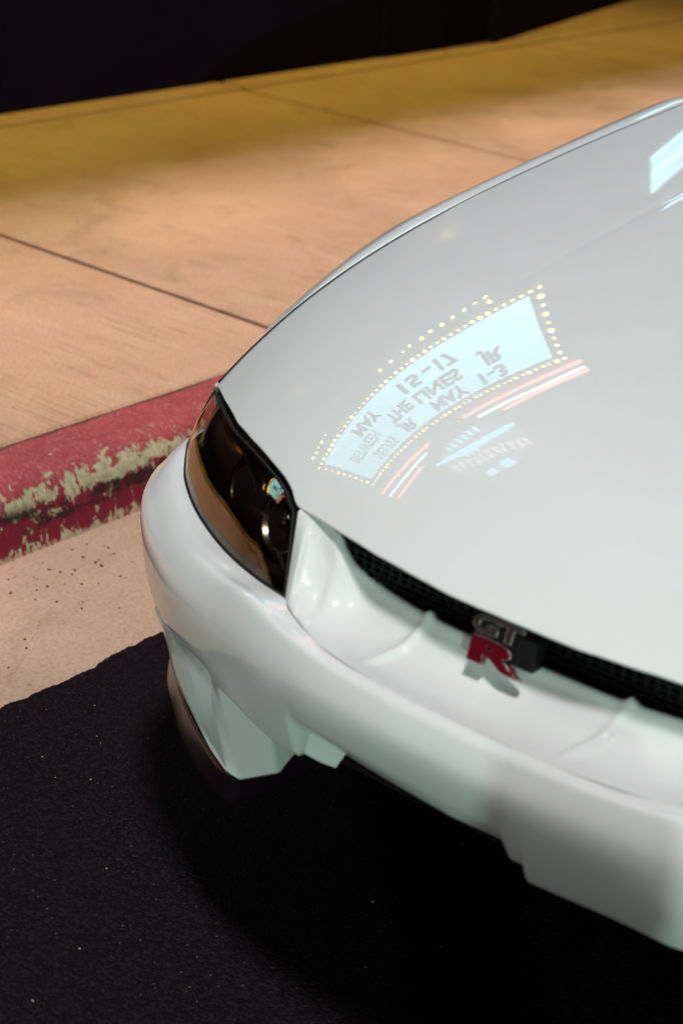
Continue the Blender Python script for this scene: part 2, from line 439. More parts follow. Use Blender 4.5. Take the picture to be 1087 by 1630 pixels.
# local frame of mq: x along the board, -y to the street, z up from ZB
def mpart(name, bm, mat, p=None, smooth=False): return obj(name, bm, mat, p or mq, smooth)
bm = bmesh.new(); add_box(bm, (-.335, .0, .42), (2.39, .03, .68)); mpart('letter_panel', bm, PANEL)
for c_, s_ in (((-.335, .012, .035), (2.62, .05, .08)), ((-.335, .012, .815), (2.62, .05, .10)), ((-1.592, .0122, .425), (.115, .049, .70)), ((.922, .0122, .425), (.115, .049, .70))):
    bm = bmesh.new(); add_box(bm, c_, s_, bevel=.004); mpart('frame', bm, SIGN_FRAME)
for z in (.135, .325, .535):
    for x0, x1 in ((-1.5, .83),):
        bm = bmesh.new(); add_box(bm, ((x0 + x1) / 2, -.021, z), (x1 - x0, .01, .006)); mpart('letter_rail', bm, RAIL)
# box behind: body of the V, second face, top, soffit
A = Vector((-1.65, .04, 0)); inv = Matrix.Rotation(-YAW, 3, 'Z')
def W2L(x, y): v = inv @ Vector((x - 4.0, y - 3.8, 0)); return (v.x, v.y)
apex = (.98, .04); left = (-1.65, .04); e2 = W2L(5.22, 4.25); b2 = W2L(5.3, 4.885); b1 = W2L(2.36, 4.885)
poly = [left, apex, e2, b2, b1]
for nm, za, zb, mt in (('soffit', 0, .03, SIGN_DARK), ('sign_body', .04, .86, SIGN_DARK)):
    bm = bmesh.new(); lo = [bm.verts.new((x, y, za)) for x, y in poly]; hi = [bm.verts.new((x, y, zb)) for x, y in poly]
    for k in range(5): bm.faces.new((lo[k], lo[(k + 1) % 5], hi[(k + 1) % 5], hi[k]))
    bm.faces.new(list(reversed(lo))); bm.faces.new(hi); mpart(nm, bm, mt)
# changeable letters
def letters(txt, x0, x1, zc, hgt):
    me_all = text_mesh(txt, .2); lo, hi = mesh_bounds(me_all)
    kx = (x1 - x0) / (hi[0] - lo[0]); off = lo[0]
    adv = 0
    cc = bpy.data.curves
    for i, ch in enumerate(txt):
        if ch == ' ': continue
        pre = text_mesh(txt[:i + 1], .2); l1, h1 = mesh_bounds(pre)
        me = text_mesh(ch, .2, .004, 0, 1.0, .0075 if kx > .75 else .002); l2, h2 = mesh_bounds(me)
        cap = .2 * .73
        xr = (h1[0] - off) * kx + x0
        for v in me.vertices:
            v.co.x = xr + (v.co.x - h2[0]) * kx; v.co.y = (v.co.y) * hgt / cap
        o = obj('letter', me, LETTER, mq); o.location = (0, -.024, zc - ZB - hgt / 2); o.rotation_euler = (math.pi / 2, 0, 0)
for txt, a, b, z in (('SEUSS', -1.21, -.885, 2.945), ('JR', -.745, -.565, 2.945), ('MAY', -.31, .07, 2.955), ('1-3', .24, .475, 2.96),
                     ('BETWEEN', -1.385, -.935, 2.715), ('THE', -.73, -.45, 2.725), ('LINES', -.37, .12, 2.755), ('JR', .34, .525, 2.765),
                     ('MAY', -1.06, -.73, 2.53), ('15', -.385, -.19, 2.54), ('-', -.12, -.05, 2.545), ('17', .015, .185, 2.55)):
    letters(txt, a, b, z, .150)
# bulbs
bm = bmesh.new(); bmesh.ops.create_uvsphere(bm, u_segments=10, v_segments=8, radius=.0150)
bulb_me = bpy.data.meshes.new('bulb'); bm.to_mesh(bulb_me); bm.free(); bulb_me.materials.append(BULB)
bulb_me.polygons.foreach_set('use_smooth', [True] * len(bulb_me.polygons))
rb = random.Random(5)
def bulb(x, y, z):
    o = bpy.data.objects.new('bulb', bulb_me); col.objects.link(o); o.parent = mq
    o.location = (x, y, z); s = rb.choice((.65, .7, .8, .95, 1, 1.2)); o.scale = (s, s, s)
for k in range(42): bulb(-1.60 + 2.53 * k / 41, -.03, .035)
for k in range(42): bulb(-1.60 + 2.53 * k / 41 + rb.uniform(-.01, .01), -.03, .815)
for k in range(1, 9):
    bulb(-1.592, -.03, .035 + .78 * k / 9); bulb(.922, -.03, .035 + .78 * k / 9)
for x in (-1.5, -1.43, -1.36, -1.29, -1.2, -.32, -.2, -.06, .02, .13, .23, .33, .43, .53, .62, .70): bulb(x, .15 + rb.uniform(-.015, .015), -.018)
# neon above the board
ng = empty('neon_tubes', (4.0, 3.8, 3.17), YAW)
tag(ng, 'red, white and red neon stripes along the top of the marquee', 'neon sign')
bm = bmesh.new(); add_box(bm, (-.30, .07, .30), (2.86, .08, .58), bevel=.005); obj('backing_board', bm, SIGN_BACK, ng)
def neon(pts, mat):
    bm = bmesh.new(); add_tube(bm, crpoly([(x, -.0, z - 3.17) for x, z in pts], 24), .0145, 8); obj('neon_tube', bm, mat, ng, True)
neon([(-1.68, 3.34), (-1.2, 3.345), (-.70, 3.33)], NEON_RED)
neon([(-1.68, 3.47), (-1.25, 3.46), (-.83, 3.42)], NEON_WHITE)
neon([(-1.66, 3.60), (-1.4, 3.585), (-1.03, 3.54)], NEON_RED)
neon([(-.18, 3.30), (.5, 3.275), (1.07, 3.235)], NEON_RED)
neon([(-.05, 3.40), (.6, 3.375), (1.08, 3.325)], NEON_WHITE)
neon([(.22, 3.47), (.65, 3.42), (1.10, 3.375)], NEON_RED)
# emblem over the neon
em = empty('emblem', (4.0, 3.8, 3.5), YAW)
tag(em, 'round theatre emblem with a blue fringed band above the neon stripes', 'emblem')
bm = bmesh.new(); n = 40
def disc(rx_, rz_, cx, cz, y0, y1):
    a = [bm.verts.new((cx + rx_ * math.cos(2 * math.pi * k / n), y0, cz + rz_ * math.sin(2 * math.pi * k / n))) for k in range(n)]
    b = [bm.verts.new((cx + rx_ * .985 * math.cos(2 * math.pi * k / n), y1, cz + rz_ * .985 * math.sin(2 * math.pi * k / n))) for k in range(n)]
    for k in range(n): bm.faces.new((a[k], a[(k + 1) % n], b[(k + 1) % n], b[k]))
    bm.faces.new(b); bm.faces.new(list(reversed(a)))
disc(.56, .47, -.33, .45, .02, -.02); obj('disc', bm, EMB_DISC, em)
bm = bmesh.new()
band = [(-.92, .12), (-.6, .17), (-.2, .19), (.18, .17)]
B = crpoly([(x, 0, z) for x, z in band], 30)
lo = []; hi = []
for k, p in enumerate(B):
    hgt = .05 + .04 * math.sin(k / 29 * math.pi) + (.05 if 8 < k < 15 else 0)
    lo.append(bm.verts.new((p[0], -.045, p[2]))); hi.append(bm.verts.new((p[0], -.045, p[2] + hgt * (.55 if k % 2 else 1.25))))
for k in range(29): bm.faces.new((lo[k], lo[k + 1], hi[k + 1], hi[k]))
r = bmesh.ops.extrude_face_region(bm, geom=bm.faces[:]); bmesh.ops.translate(bm, vec=(0, .015, 0), verts=[v for v in r['geom'] if isinstance(v, bmesh.types.BMVert)])
obj('band', bm, EMB_BLUE, em)
for px_, pz_, wd, hg in ((-.52, .80, .14, .12), (-.27, .78, .16, .15)):
    bm = bmesh.new(); add_box(bm, (px_, -.035, pz_), (wd, .012, hg), Matrix.Rotation(.2, 3, 'Y')); obj('band', bm, EMB_BLUE, em)
for k in range(11):
    x = -.80 + .095 * k
    bm = bmesh.new(); add_box(bm, (x, -.036, .42 + .012 * k - .03 * math.cos(k)), (.030, .012, .17), Matrix.Rotation(.18 * (-1) ** k, 3, 'Y'))
    if k % 3 != 1: add_box(bm, (x + .028, -.0362, .42 + .012 * k + (.07 if k % 2 else -.05)), (.05, .0115, .026))
    obj('stroke', bm, EMB_GREY, em)
for k in range(6):
    x = -.62 + .085 * k
    bm = bmesh.new(); add_box(bm, (x, -.036, .06 - .01 * k), (.028, .012, .10), Matrix.Rotation(.15, 3, 'Y')); obj('stroke', bm, EMB_BLUE, em)

# yellow wall washer under the marquee: strip fitting on the wall, light thrown down on the walk
ww = empty('wall_washer', (4.6, 4.84, 2.05))
tag(ww, 'long slim yellow strip light fixed low on the black wall', 'wall light')
bm = bmesh.new(); add_box(bm, (0, 0, .03), (9.0, .08, .05), bevel=.006); obj('fitting', bm, SIGN_FRAME, ww)
for k in range(4):
    ld = bpy.data.lights.new('strip_lamp', 'SPOT'); ld.energy = 72; ld.color = (1.0, .79, .13); ld.spot_size = R_(155); ld.spot_blend = .9; ld.shadow_soft_size = .05
    lo_ = bpy.data.objects.new('strip_lamp', ld); col.objects.link(lo_); lo_.parent = ww; lo_.location = (-3.3 + 2.3 * k, -.02, -.02); lo_.rotation_euler = (R_(12), 0, 0)

# street lamp across the road, behind the camera
sl = empty('street_lamp', (-29.05, -26.84, .012))
tag(sl, 'grey street lamp with a greenish head on the far side of the road', 'street lamp')
bm = bmesh.new(); add_tube(bm, [(0, 0, 0), (0, 0, .4), (0, 0, 4.6), (.1, .06, 4.95), (.5, .3, 5.1), (.9, .55, 5.1)], [.09, .07, .05, .045, .04, .04], 12); obj('pole', bm, SIGN_FRAME, sl, True)
bm = bmesh.new(); add_box(bm, (1.05, .64, 5.10), (.5, .26, .12), Matrix.Rotation(.55, 3, 'Z'), .03); obj('lamp_head', bm, SIGN_FRAME, sl)
ld = bpy.data.lights.new('street_lamp_light', 'SPOT'); ld.energy = 23000; ld.color = (.66, 1.0, .83); ld.shadow_soft_size = .26; ld.spot_size = R_(150); ld.spot_blend = .5
lo_ = bpy.data.objects.new('street_lamp_light', ld); col.objects.link(lo_); lo_.parent = sl; lo_.location = (1.05, .64, 4.98)
lo_.rotation_euler = (Vector((1.4, .8, .5)) - Vector((-28.0, -26.2, 5.0))).to_track_quat('-Z', 'Y').to_euler()

sl2 = empty('street_lamp', (-31.15, -6.32, .012))
tag(sl2, 'tall grey street lamp with a pale pinkish head further ahead of the car', 'street lamp')
bm = bmesh.new(); add_tube(bm, [(0, 0, 0), (0, 0, .4), (0, 0, 4.6), (.1, .03, 4.95), (.5, .15, 5.1), (1.0, .28, 5.1)], [.09, .07, .05, .045, .04, .04], 12); obj('pole', bm, SIGN_FRAME, sl2, True)
bm = bmesh.new(); add_box(bm, (1.15, .32, 5.10), (.5, .26, .12), Matrix.Rotation(.3, 3, 'Z'), .03); obj('lamp_head', bm, SIGN_FRAME, sl2)
ld = bpy.data.lights.new('street_lamp_light', 'SPOT'); ld.energy = 5200; ld.color = (.93, 1.0, .92); ld.shadow_soft_size = .5; ld.spot_size = R_(150); ld.spot_blend = .5
lo_ = bpy.data.objects.new('street_lamp_light', ld); col.objects.link(lo_); lo_.parent = sl2; lo_.location = (1.15, .32, 4.98)
lo_.rotation_euler = (Vector((1.4, .8, .5)) - Vector((-30.0, -6.0, 5.0))).to_track_quat('-Z', 'Y').to_euler()

# globe lamp on the sidewalk, ahead of the car and left of the frame
gl_ = empty('globe_lamp', (-1.5, 3.5, .15))
tag(gl_, 'short black globe lamp post standing on the sidewalk ahead of the car', 'lamp post')
bm = bmesh.new(); add_lathe(bm, [(.0, 0), (.14, 0), (.14, .05), (.08, .12), (.05, .3), (.04, 2.9), (.07, 3.0), (.07, 3.06), (0, 3.06)], 20); obj('post', bm, BLACK_PLASTIC, gl_, True)
bm = bmesh.new(); bmesh.ops.create_uvsphere(bm, u_segments=24, v_segments=16, radius=.16); bmesh.ops.translate(bm, vec=(0, 0, 3.22), verts=bm.verts); GG = emit('globe_glass', (1, .86, .74), 6); GG.cycles.emission_sampling = 'NONE'; obj('globe', bm, GG, gl_, True)
ld = bpy.data.lights.new('globe_light', 'POINT'); ld.energy = 120; ld.color = (1.0, .87, .78); ld.shadow_soft_size = .165
lo_ = bpy.data.objects.new('globe_light', ld); col.objects.link(lo_); lo_.parent = gl_; lo_.location = (0, 0, 3.22)

# unseen post added beside the camera to cast the shadow on the bumper
po = empty('shadow_post', (-.03, -.605, .012))
po.scale = (1.3, 1.3, .80)
tag(po, 'unseen grey post on a round base, added to cast the bumper shadow', 'shadow_post')
bm = bmesh.new(); add_lathe(bm, [(0, 0), (.20, 0), (.20, .03), (.17, .05), (.10, .07), (0, .07)], 28); obj('base', bm, RUBBER, po, True)
bm = bmesh.new(); add_lathe(bm, [(0, .06), (.068, .06), (.066, .95), (.062, 1.0), (.05, 1.035), (.02, 1.05), (0, 1.052)], 28); obj('post', bm, plain('grey_rubber', (.10, .10, .11), .7), po, True)
bm = bmesh.new(); add_lathe(bm, [(.067, .78), (.070, .785), (.070, .875), (.067, .88)], 28); obj('reflective_band', bm, plain('band_white', (.6, .6, .6), .4), po, True)

# ------------------------------------------------------------------ the car
XN, YC = 1.45, .867
car = empty('parked_car', (XN, YC, .012))
tag(car, 'white sports coupe parked beside the red kerb with smoked headlights', 'car')
Z0 = .012
def cpart(name, bm, mat, p=None, smooth=True):
    o = obj(name, bm, mat, p or car, smooth)
    if p is None: o.location = (0, 0, -Z0)
    return o
def ss(a, b, x): t_ = np.clip((x - a) / (b - a), 0, 1); return t_ * t_ * (3 - 2 * t_)
# --- hood height field
b0, c0, d0, qq, zf, ex = .1117, .1134, .1891, 1.0015, .7051, 1.1454
bE, cE, dE = .11944345, .12234176, .26
def hood_z(u, v):
    s2 = np.minimum((v / .78) ** 2, 1.3); m_ = s2 ** ex
    w_ = u - (.03 + .63 * v * v)
    A_ = zf - (zf - .657) * s2 ** qq
    z_ = A_ + (b0 + (bE - b0) * m_) * w_ + (c0 + (cE - c0) * m_) * (1 - np.exp(-w_ / (d0 + (dE - d0) * m_)))
    # character line either side of the raised centre
    x = (.432 - np.abs(v)) / .008
    sp = .008 * np.where(x > 30, x, np.log1p(np.exp(np.minimum(x, 30))))
    z_ = z_ - .0010 * ss(.5, .95, u) * np.exp(-((np.abs(v) - .436) / .0065) ** 2)
    return z_ + .050 * ss(.55, 1.25, u) * sp * np.exp(-np.maximum(.432 - np.abs(v), 0) / .16)
FE = np.array([(0, .0325), (.048, .0335), (.0863, .0360), (.1453, .0455), (.2081, .0590), (.2715, .0775), (.3165, .0925), (.352, .1045), (.3721, .1118), (.3842, .1209), (.4024, .1371), (.4309, .1568), (.4766, .185), (.5576, .2362), (.6258, .2821), (.7144, .3554), (.7767, .4104)])
_v = np.linspace(0, .7767, 300); _u = np.interp(_v, FE[:, 0], FE[:, 1])
for _ in range(6): _u[1:-1] = .25 * _u[:-2] + .5 * _u[1:-1] + .25 * _u[2:]
def hood_front(v): return np.interp(np.abs(v), _v, _u)
def gap_v(u): return np.interp(u, [.3, .45, .6, .75, .9, 1.05, 1.2, 1.35, 1.5, 1.65, 1.8], [.772, .7775, .784, .787, .788, .7865, .783, .778, .770, .759, .748])
UEND = 1.76
bm = bmesh.new(); na, nb = 220, 170
al = np.concatenate([-np.linspace(1, 0, na // 2, endpoint=False), np.linspace(0, 1, na // 2 + 1)])
G = np.zeros((nb, len(al), 3))
for j, a in enumerate(al):
    v0 = a * .7767; uf_ = hood_front(v0)
    for i, b in enumerate(np.linspace(0, 1, nb)):
        u = uf_ + (UEND - uf_) * b ** 1.35; v = a * gap_v(u) if abs(a) > 0 else 0
        G[i, j] = (u, v, hood_z(u, v))
# rolled front lip
lip = []
for (du, dz) in ((.014, -.0050), (.004, -.0040), (.0006, -.0028), (-.0002, -.0010)):
    r_ = G[0].copy(); r_[:, 0] += du; r_[:, 2] += dz; lip.append(r_)
G = np.concatenate([np.array(lip), G])
# folded side edges
for sgn, side in ((-1, 0), (1, -1)):
    e1 = G[:, side].copy(); e1[:, 1] += sgn * .0012; e1[:, 2] -= .003
    e2_ = e1.copy(); e2_[:, 1] -= sgn * .002; e2_[:, 2] -= .022
    if side == 0: G = np.concatenate([e2_[:, None], e1[:, None], G], 1)
    else: G = np.concatenate([G, e1[:, None], e2_[:, None]], 1)
add_grid(bm, G)
bmesh.ops.recalc_face_normals(bm, faces=bm.faces)
if sum(f.normal.z for f in bm.faces) < 0: bmesh.ops.reverse_faces(bm, faces=bm.faces[:])
cpart('hood', bm, PAINT)

# --- bumper
T = [(-.042, 0, .605), (-.041, .07, .605), (-.037, .125, .605), (-.027, .194, .605), (-.009, .244, .606), (.012, .292, .611), (.033, .318, .6105), (.06, .381, .60), (.088, .448, .5945), (.132, .524, .5855), (.185, .605, .580), (.245, .680, .576), (.287, .722, .575), (.343, .770, .578), (.42, .806, .572), (.55, .842, .56), (.66, .862, .548)]
M1 = [(-0.058, 0, 0.592), (-0.057, 0.07, 0.592), (-0.053, 0.13, 0.592), (-0.045, 0.2, 0.592), (-0.03, 0.26, 0.588), (-0.012, 0.32, 0.588), (0.008, 0.37, 0.577), (0.035, 0.43, 0.569), (0.068, 0.505, 0.563), (0.113, 0.585, 0.557), (0.165, 0.655, 0.553), (0.222, 0.72, 0.551), (0.272, 0.765, 0.551), (0.335, 0.803, 0.551), (0.42, 0.832, 0.548), (0.55, 0.86, 0.534), (0.66, 0.873, 0.521)]
M2 = [(-.066, 0, .560), (-.065, .07, .560), (-.061, .13, .560), (-.053, .21, .560), (-.038, .27, .558), (-.019, .335, .554), (.003, .395, .548), (.030, .46, .541), (.063, .535, .535), (.110, .61, .53), (.163, .68, .526), (.220, .742, .524), (.270, .784, .524), (.335, .820, .524), (.42, .846, .515), (.55, .868, .500), (.66, .878, .485)]
M3 = [(-.056, 0, .515), (-.055, .07, .515), (-.052, .13, .515), (-.044, .21, .513), (-.030, .28, .508), (-.010, .345, .50), (.012, .405, .490), (.042, .475, .479), (.080, .55, .470), (.125, .62, .464), (.175, .685, .461), (.230, .742, .460), (.278, .784, .460), (.34, .818, .460), (.425, .844, .452), (.55, .866, .44), (.66, .876, .43)]
Lr = [(-0.037, 0, 0.483), (-0.032, 0.07, 0.483), (-0.027, 0.13, 0.483), (-0.019, 0.205, 0.483), (-0.017, 0.275, 0.483), (-0.006, 0.343, 0.47), (0.016, 0.4, 0.456), (0.047, 0.462, 0.463), (0.087, 0.547, 0.45), (0.131, 0.614, 0.434), (0.182, 0.672, 0.41), (0.24, 0.72, 0.385), (0.285, 0.765, 0.375), (0.345, 0.8, 0.37), (0.425, 0.83, 0.365), (0.55, 0.85, 0.36), (0.66, 0.86, 0.355)]
# drop the last part of the lower edge at the steps: column table refined so that the step is crisp
def step_z(v):  # extra depth of the bar's lower edge outboard of the two steps
    return -.042 * (ss(.232, .240, v) + .52 * ss(.068, .078, -v) + .48 * ss(.096, .101, -v)) * (1 - ss(.26, .39, np.abs(v)))
ncol = 150
TB_ = [tuple(np.array(a_) * .65 + np.array(b_) * .35 + np.array([0, 0, .0042 * (1 - ss(.38, .47, a_[1])) + .001])) for a_, b_ in zip(T, M1)]
M1_ = []; TB_ = []
for a_, b_ in zip(T, M1):
    a_ = np.array(a_); b_ = np.array(b_); k_ = float(ss(.10, .22, a_[1]) * (1 - ss(.36, .64, a_[1])))
    b_[2] = b_[2] * (1 - k_) + (a_[2] - .0065) * k_
    m_ = a_ * .5 + b_ * .5; m_[2] = (a_[2] * .65 + b_[2] * .35 + .0042 - .002) * (1 - k_) + (a_[2] - .0011) * k_
    M1_.append(tuple(b_)); TB_.append(tuple(m_))
colsR = [cr(r_, ncol) for r_ in (T, TB_, M1_, M2, M3, Lr)]
extra = [.2285, .2315, .234, .236, .238, .2405, .244, .066, .0685, .071, .0735, .076, .0785, .081, .093, .0955, .097, .0985, .100, .1015, .104]
def curve_at(C, vq):
    k = np.searchsorted(C[:, 1], vq); f = (vq - C[k - 1, 1]) / (C[k, 1] - C[k - 1, 1]); return C[k - 1] * (1 - f) + C[k] * f
tt = np.linspace(0, 1, ncol)
full = []
for sgn in (-1, 1):
    Rr = np.array(colsR)                       # 5 x ncol x 3
    cols_ = [Rr[:, j] for j in range(ncol)]
    for e_ in extra:
        # interpolate a whole column at lower-edge v = e_
        C = colsR[5]; k = np.searchsorted(C[:, 1], e_); f = (e_ - C[k - 1, 1]) / (C[k, 1] - C[k - 1, 1])
        cols_.append(Rr[:, k - 1] * (1 - f) + Rr[:, k] * f)
    cols_.sort(key=lambda c_: c_[5, 1] + 1e-3 * c_[5, 0])
    cols_ = np.array(cols_).transpose(1, 0, 2)
    cols_ = cols_ * np.array([1, sgn, 1])
    full.append(cols_[:, ::-1] if sgn < 0 else cols_[:, 1:])
F = np.concatenate(full, 1)
bar = np.array([cr(F[:, j], 36) for j in range(F.shape[1])]).transpose(1, 0, 2)
rowt = np.linspace(0, 5, 36)
for j in range(bar.shape[1]):
    dz = step_z(F[5, j, 1])
    for i in range(36):
        k = ss(3.6, 5.0, rowt[i]); bar[i, j, 2] += dz * k; bar[i, j, 0] += -dz * k * .10
low = bar[-1].copy()
nrm_in = np.zeros_like(low); nrm_in[:, 0] = .02
cen = np.array([.9, 0, 0]); dirs = cen - low; dirs[:, 2] = 0; dirs /= np.linalg.norm(dirs, axis=1)[:, None]
r1 = low + dirs * .003; r1[:, 2] -= .0025
r2 = low + dirs * .010; r2[:, 2] -= .002
r3 = low + dirs * .035; r3[:, 2] += .010
r4 = low + dirs * .040; r4[:, 2] += .05
bmp = bmesh.new()
add_grid(bmp, np.concatenate([bar, r1[None], r2[None], r3[None], r4[None]]))

# trough between the crest and the grille lip, closed by the pillar beside each headlight
def sagrow(lipp, crest, k1, k2, k3):
    l_, c_ = np.array(lipp), np.array(crest); out = [l_]
    return out
LIP = [(.066, 0, .643), (.0665, .06, .643), (.069, .12, .643), (.077, .17, .643), (.088, .212, .643), (.092, .238, .647), (.088, .258, .657), (.088, .275, .672), (.094, .289, .684), (.098, .308, .6885), (.1015, .330, .689), (.1035, .345, .689), (.105, .362, .6885)]
CRE = [(-.042, 0, .605), (-.0415, .05, .605), (-.039, .105, .605), (-.032, .158, .605), (-.024, .200, .605), (-.017, .223, .605), (-.010, .241, .606), (-.003, .256, .607), (.004, .270, .608), (.010, .283, .609), (.016, .293, .6095), (.023, .304, .610), (.031, .3135, .6105)]
# intermediate control points (fraction along, vertical sag, fwd shift)
TA = []; TB = []; TC = []; TD = []
W = [0, 0, 0, 0, .1, .3, .55, .8, .95, 1.0, 1.0, 1.0, 1.0]      # 0 trough, 1 wall/pillar
for l_, c_, w_, i in zip(LIP, CRE, W, range(13)):
    l_, c_ = np.array(l_), np.array(c_)
    def mixp(f, dz, du=0): return l_ * (1 - f) + c_ * f + np.array([du, 0, dz])
    TA.append(mixp(.10, -.014 * (1 - w_) - .004 * w_))
    TB.append(mixp(.30, -.024 * (1 - w_) - .010 * w_, .006 * w_))
    TC.append(mixp(.62, -.019 * (1 - w_) - .018 * w_, .010 * w_))
    TD.append(mixp(.90, -.008 * (1 - w_) - .011 * w_, .003 * w_))
# ridge and outer face of the pillar stay straight
for i in (11, 12):
    l_, c_ = np.array(LIP[i]), np.array(CRE[i])
    for TT, f in ((TA, .1), (TB, .3), (TC, .62), (TD, .9)):
        TT[i] = l_ * (1 - f) + c_ * f + (np.array([-.006, -.006, .004]) if i == 11 else 0) * math.sin(math.pi * f)
for i in (9, 10):
    for TT, f in ((TA, .1), (TB, .3), (TC, .62), (TD, .9)):
        k = (.55, .15)[i - 9]
        l_, c_ = np.array(LIP[i]), np.array(CRE[i])
        TT[i] = l_ * (1 - f) + c_ * f + np.array([.010 * k, .004 * k, -.020 * k]) * math.sin(math.pi * f)
Ctr = [LIP, TA, TB, TC, TD, CRE]
Ctr = [[tuple(p) for p in r_] for r_ in Ctr]
Ctr2 = [[(p[0], -p[1], p[2]) for p in reversed(r_[1:])] + list(r_) for r_ in Ctr]
tg = grid_patch(Ctr2, 28, 240)
# ribs pressed into the trough
def rib(u, v):
    k = 0
    for vc0, dv in ((.133, .030), (-.137, .026)):
        vc = vc0 + dv * (1 - (u + .01) / .076)
        k = k + np.exp(-((v - vc) / .0055) ** 2) * ss(-.022, .015, u)
    return k
for i in range(tg.shape[0]):
    f = i / (tg.shape[0] - 1)
    for j in range(tg.shape[1]):
        u, v, z_ = tg[i, j]
        if abs(v) < .2: tg[i, j, 2] += .008 * rib(u, v) * (1 - ss(.5, .8, f)) * ss(-.05, .03, f + .03)
top = tg[0].copy()
b1_ = top + np.array([.004, 0, .0015]); b2_ = top + np.array([.012, 0, -.002]); b3_ = top + np.array([.016, 0, -.02])
add_grid(bmp, np.concatenate([b3_[None], b2_[None], b1_[None], tg]))

# foot of the bumper corner: groove, flared strip, post with a flat front face
Aridge = crpoly([(.1085, .582, .447), (.114, .567, .418), (.116, .544, .39), (.105, .517, .365), (.086, .481, .345), (.049, .427, .3305), (.030, .389, .329)], 24)
RightV = crpoly([(.040, .436, .466), (.042, .433, .440), (.037, .428, .42), (.036, .420, .395), (.033, .406, .37), (.033, .397, .345), (.030, .388, .3295)], 24)
gr = np.zeros((24, 14, 3))
for i in range(24):
    for j in range(14):
        f = j / 13; p = Aridge[i] * (1 - f) + RightV[i] * f
        w_ = np.linalg.norm(Aridge[i] - RightV[i]); s_ = math.sin(math.pi * f) ** .8 * min(.040, w_ * .42) * float(ss(.05, .5, i / 23))
        gr[i, j] = p + np.array([.70, -.55, .12]) * s_
Bout = crpoly([(.149, .636, .430), (.165, .630, .378), (.161, .616, .346), (.14, .584, .335), (.108, .528, .33), (.073, .47, .329), (.049, .427, .3285), (.03, .3885, .328)], 30)
Ain = crpoly([(.1095, .583, .447), (.1148, .568, .418), (.116, .544, .39), (.105, .517, .365), (.086, .481, .345), (.064, .45, .336), (.049, .427, .3305), (.03, .389, .329)], 30)
st = np.zeros((8, 30, 3))
for i in range(8):
    f = i / 7
    for j in range(30):
        w_ = np.linalg.norm(Ain[j] - Bout[j])
        st[i, j] = Ain[j] * (1 - f) + Bout[j] * f + np.array([-.6, .6, .55]) * math.sin(math.pi * f) * min(.010, w_ * .2)
# fold under
u1 = st[-1] + np.array([.010, -.010, -.003]); u2 = st[-1] + np.array([.05, -.05, .0])
st = np.concatenate([st, u1[None], u2[None]])
post = np.zeros((24, 8, 3))
Ridge = crpoly([(.027, .412, .452), (.029, .403, .424), (.030, .394, .400), (.030, .383, .377), (.030, .373, .352), (.030, .366, .327)], 24)
for i in range(24):
    for j in range(8):
        f = j / 7; post[i, j] = RightV[i] * (1 - f) + Ridge[i] * f + np.array([-.3, .4, 0]) * .003 * math.sin(math.pi * f)
face = np.zeros((24, 10, 3))
Inner = crpoly([(.030, .331, .452), (.030, .323, .421), (.030, .316, .390), (.031, .309, .363)], 24)
for i in range(24):
    for j in range(10):
        f = j / 9; face[i, j] = Ridge[i] * (1 - f) + Inner[i] * f
back = np.stack([Inner, Inner + np.array([.006, -.003, 0]), Inner + np.array([.10, .03, 0])], 1)
botf = np.stack([face[-1], face[-1] + np.array([.004, 0, -.003]), face[-1] + np.array([.12, .03, -.0])], 0)
sl0 = crpoly([(.146, .628, .430), (.186, .670, .412), (.24, .718, .390), (.345, .795, .375), (.55, .845, .365), (.66, .855, .36)], 20)
sl1 = crpoly([(.166, .628, .38), (.20, .655, .345), (.26, .69, .33), (.36, .755, .32), (.55, .81, .31), (.66, .82, .31)], 20)
side = np.stack([sl0, sl1, sl1 + np.array([.05, -.05, 0])])
gr = np.concatenate([(gr[0] + np.array([.010, -.004, .035]))[None], gr])
st = np.concatenate([(st[:, 0] + np.array([.014, -.010, .035]))[:, None], st], 1)
side = np.concatenate([(sl0 + np.array([.014, -.012, .035]))[None], side])
for mir in (False, True):
    for g_ in (gr, st, post, face, back, botf, side):
        add_grid(bmp, g_, mirror=mir)
bmesh.ops.recalc_face_normals(bmp, faces=bmp.faces)
bump_o = cpart('bumper', bmp, PAINT)

# small painted bracket behind each step of the bar
def plate(name, pts, thick, mat, p=None):
    bm = bmesh.new(); vs = [bm.verts.new(q) for q in pts]; bm.faces.new(vs)
    r_ = bmesh.ops.extrude_face_region(bm, geom=bm.faces[:]); vv = [v for v in r_['geom'] if isinstance(v, bmesh.types.BMVert)]
    bmesh.ops.translate(bm, vec=thick, verts=vv); bmesh.ops.recalc_face_normals(bm, faces=bm.faces)
    es = [e for e in bm.edges if e.calc_length() > .01]
    bmesh.ops.bevel(bm, geom=es, offset=.0025, segments=2, affect='EDGES')
    return cpart(name, bm, mat, p, smooth=False)
plate('bracket', [(-.010, .2400, .478), (.016, .204, .478), (.017, .190, .452), (.007, .196, .433), (-.001, .214, .436), (-.006, .236, .441)], (.004, .006, 0), PAINT)

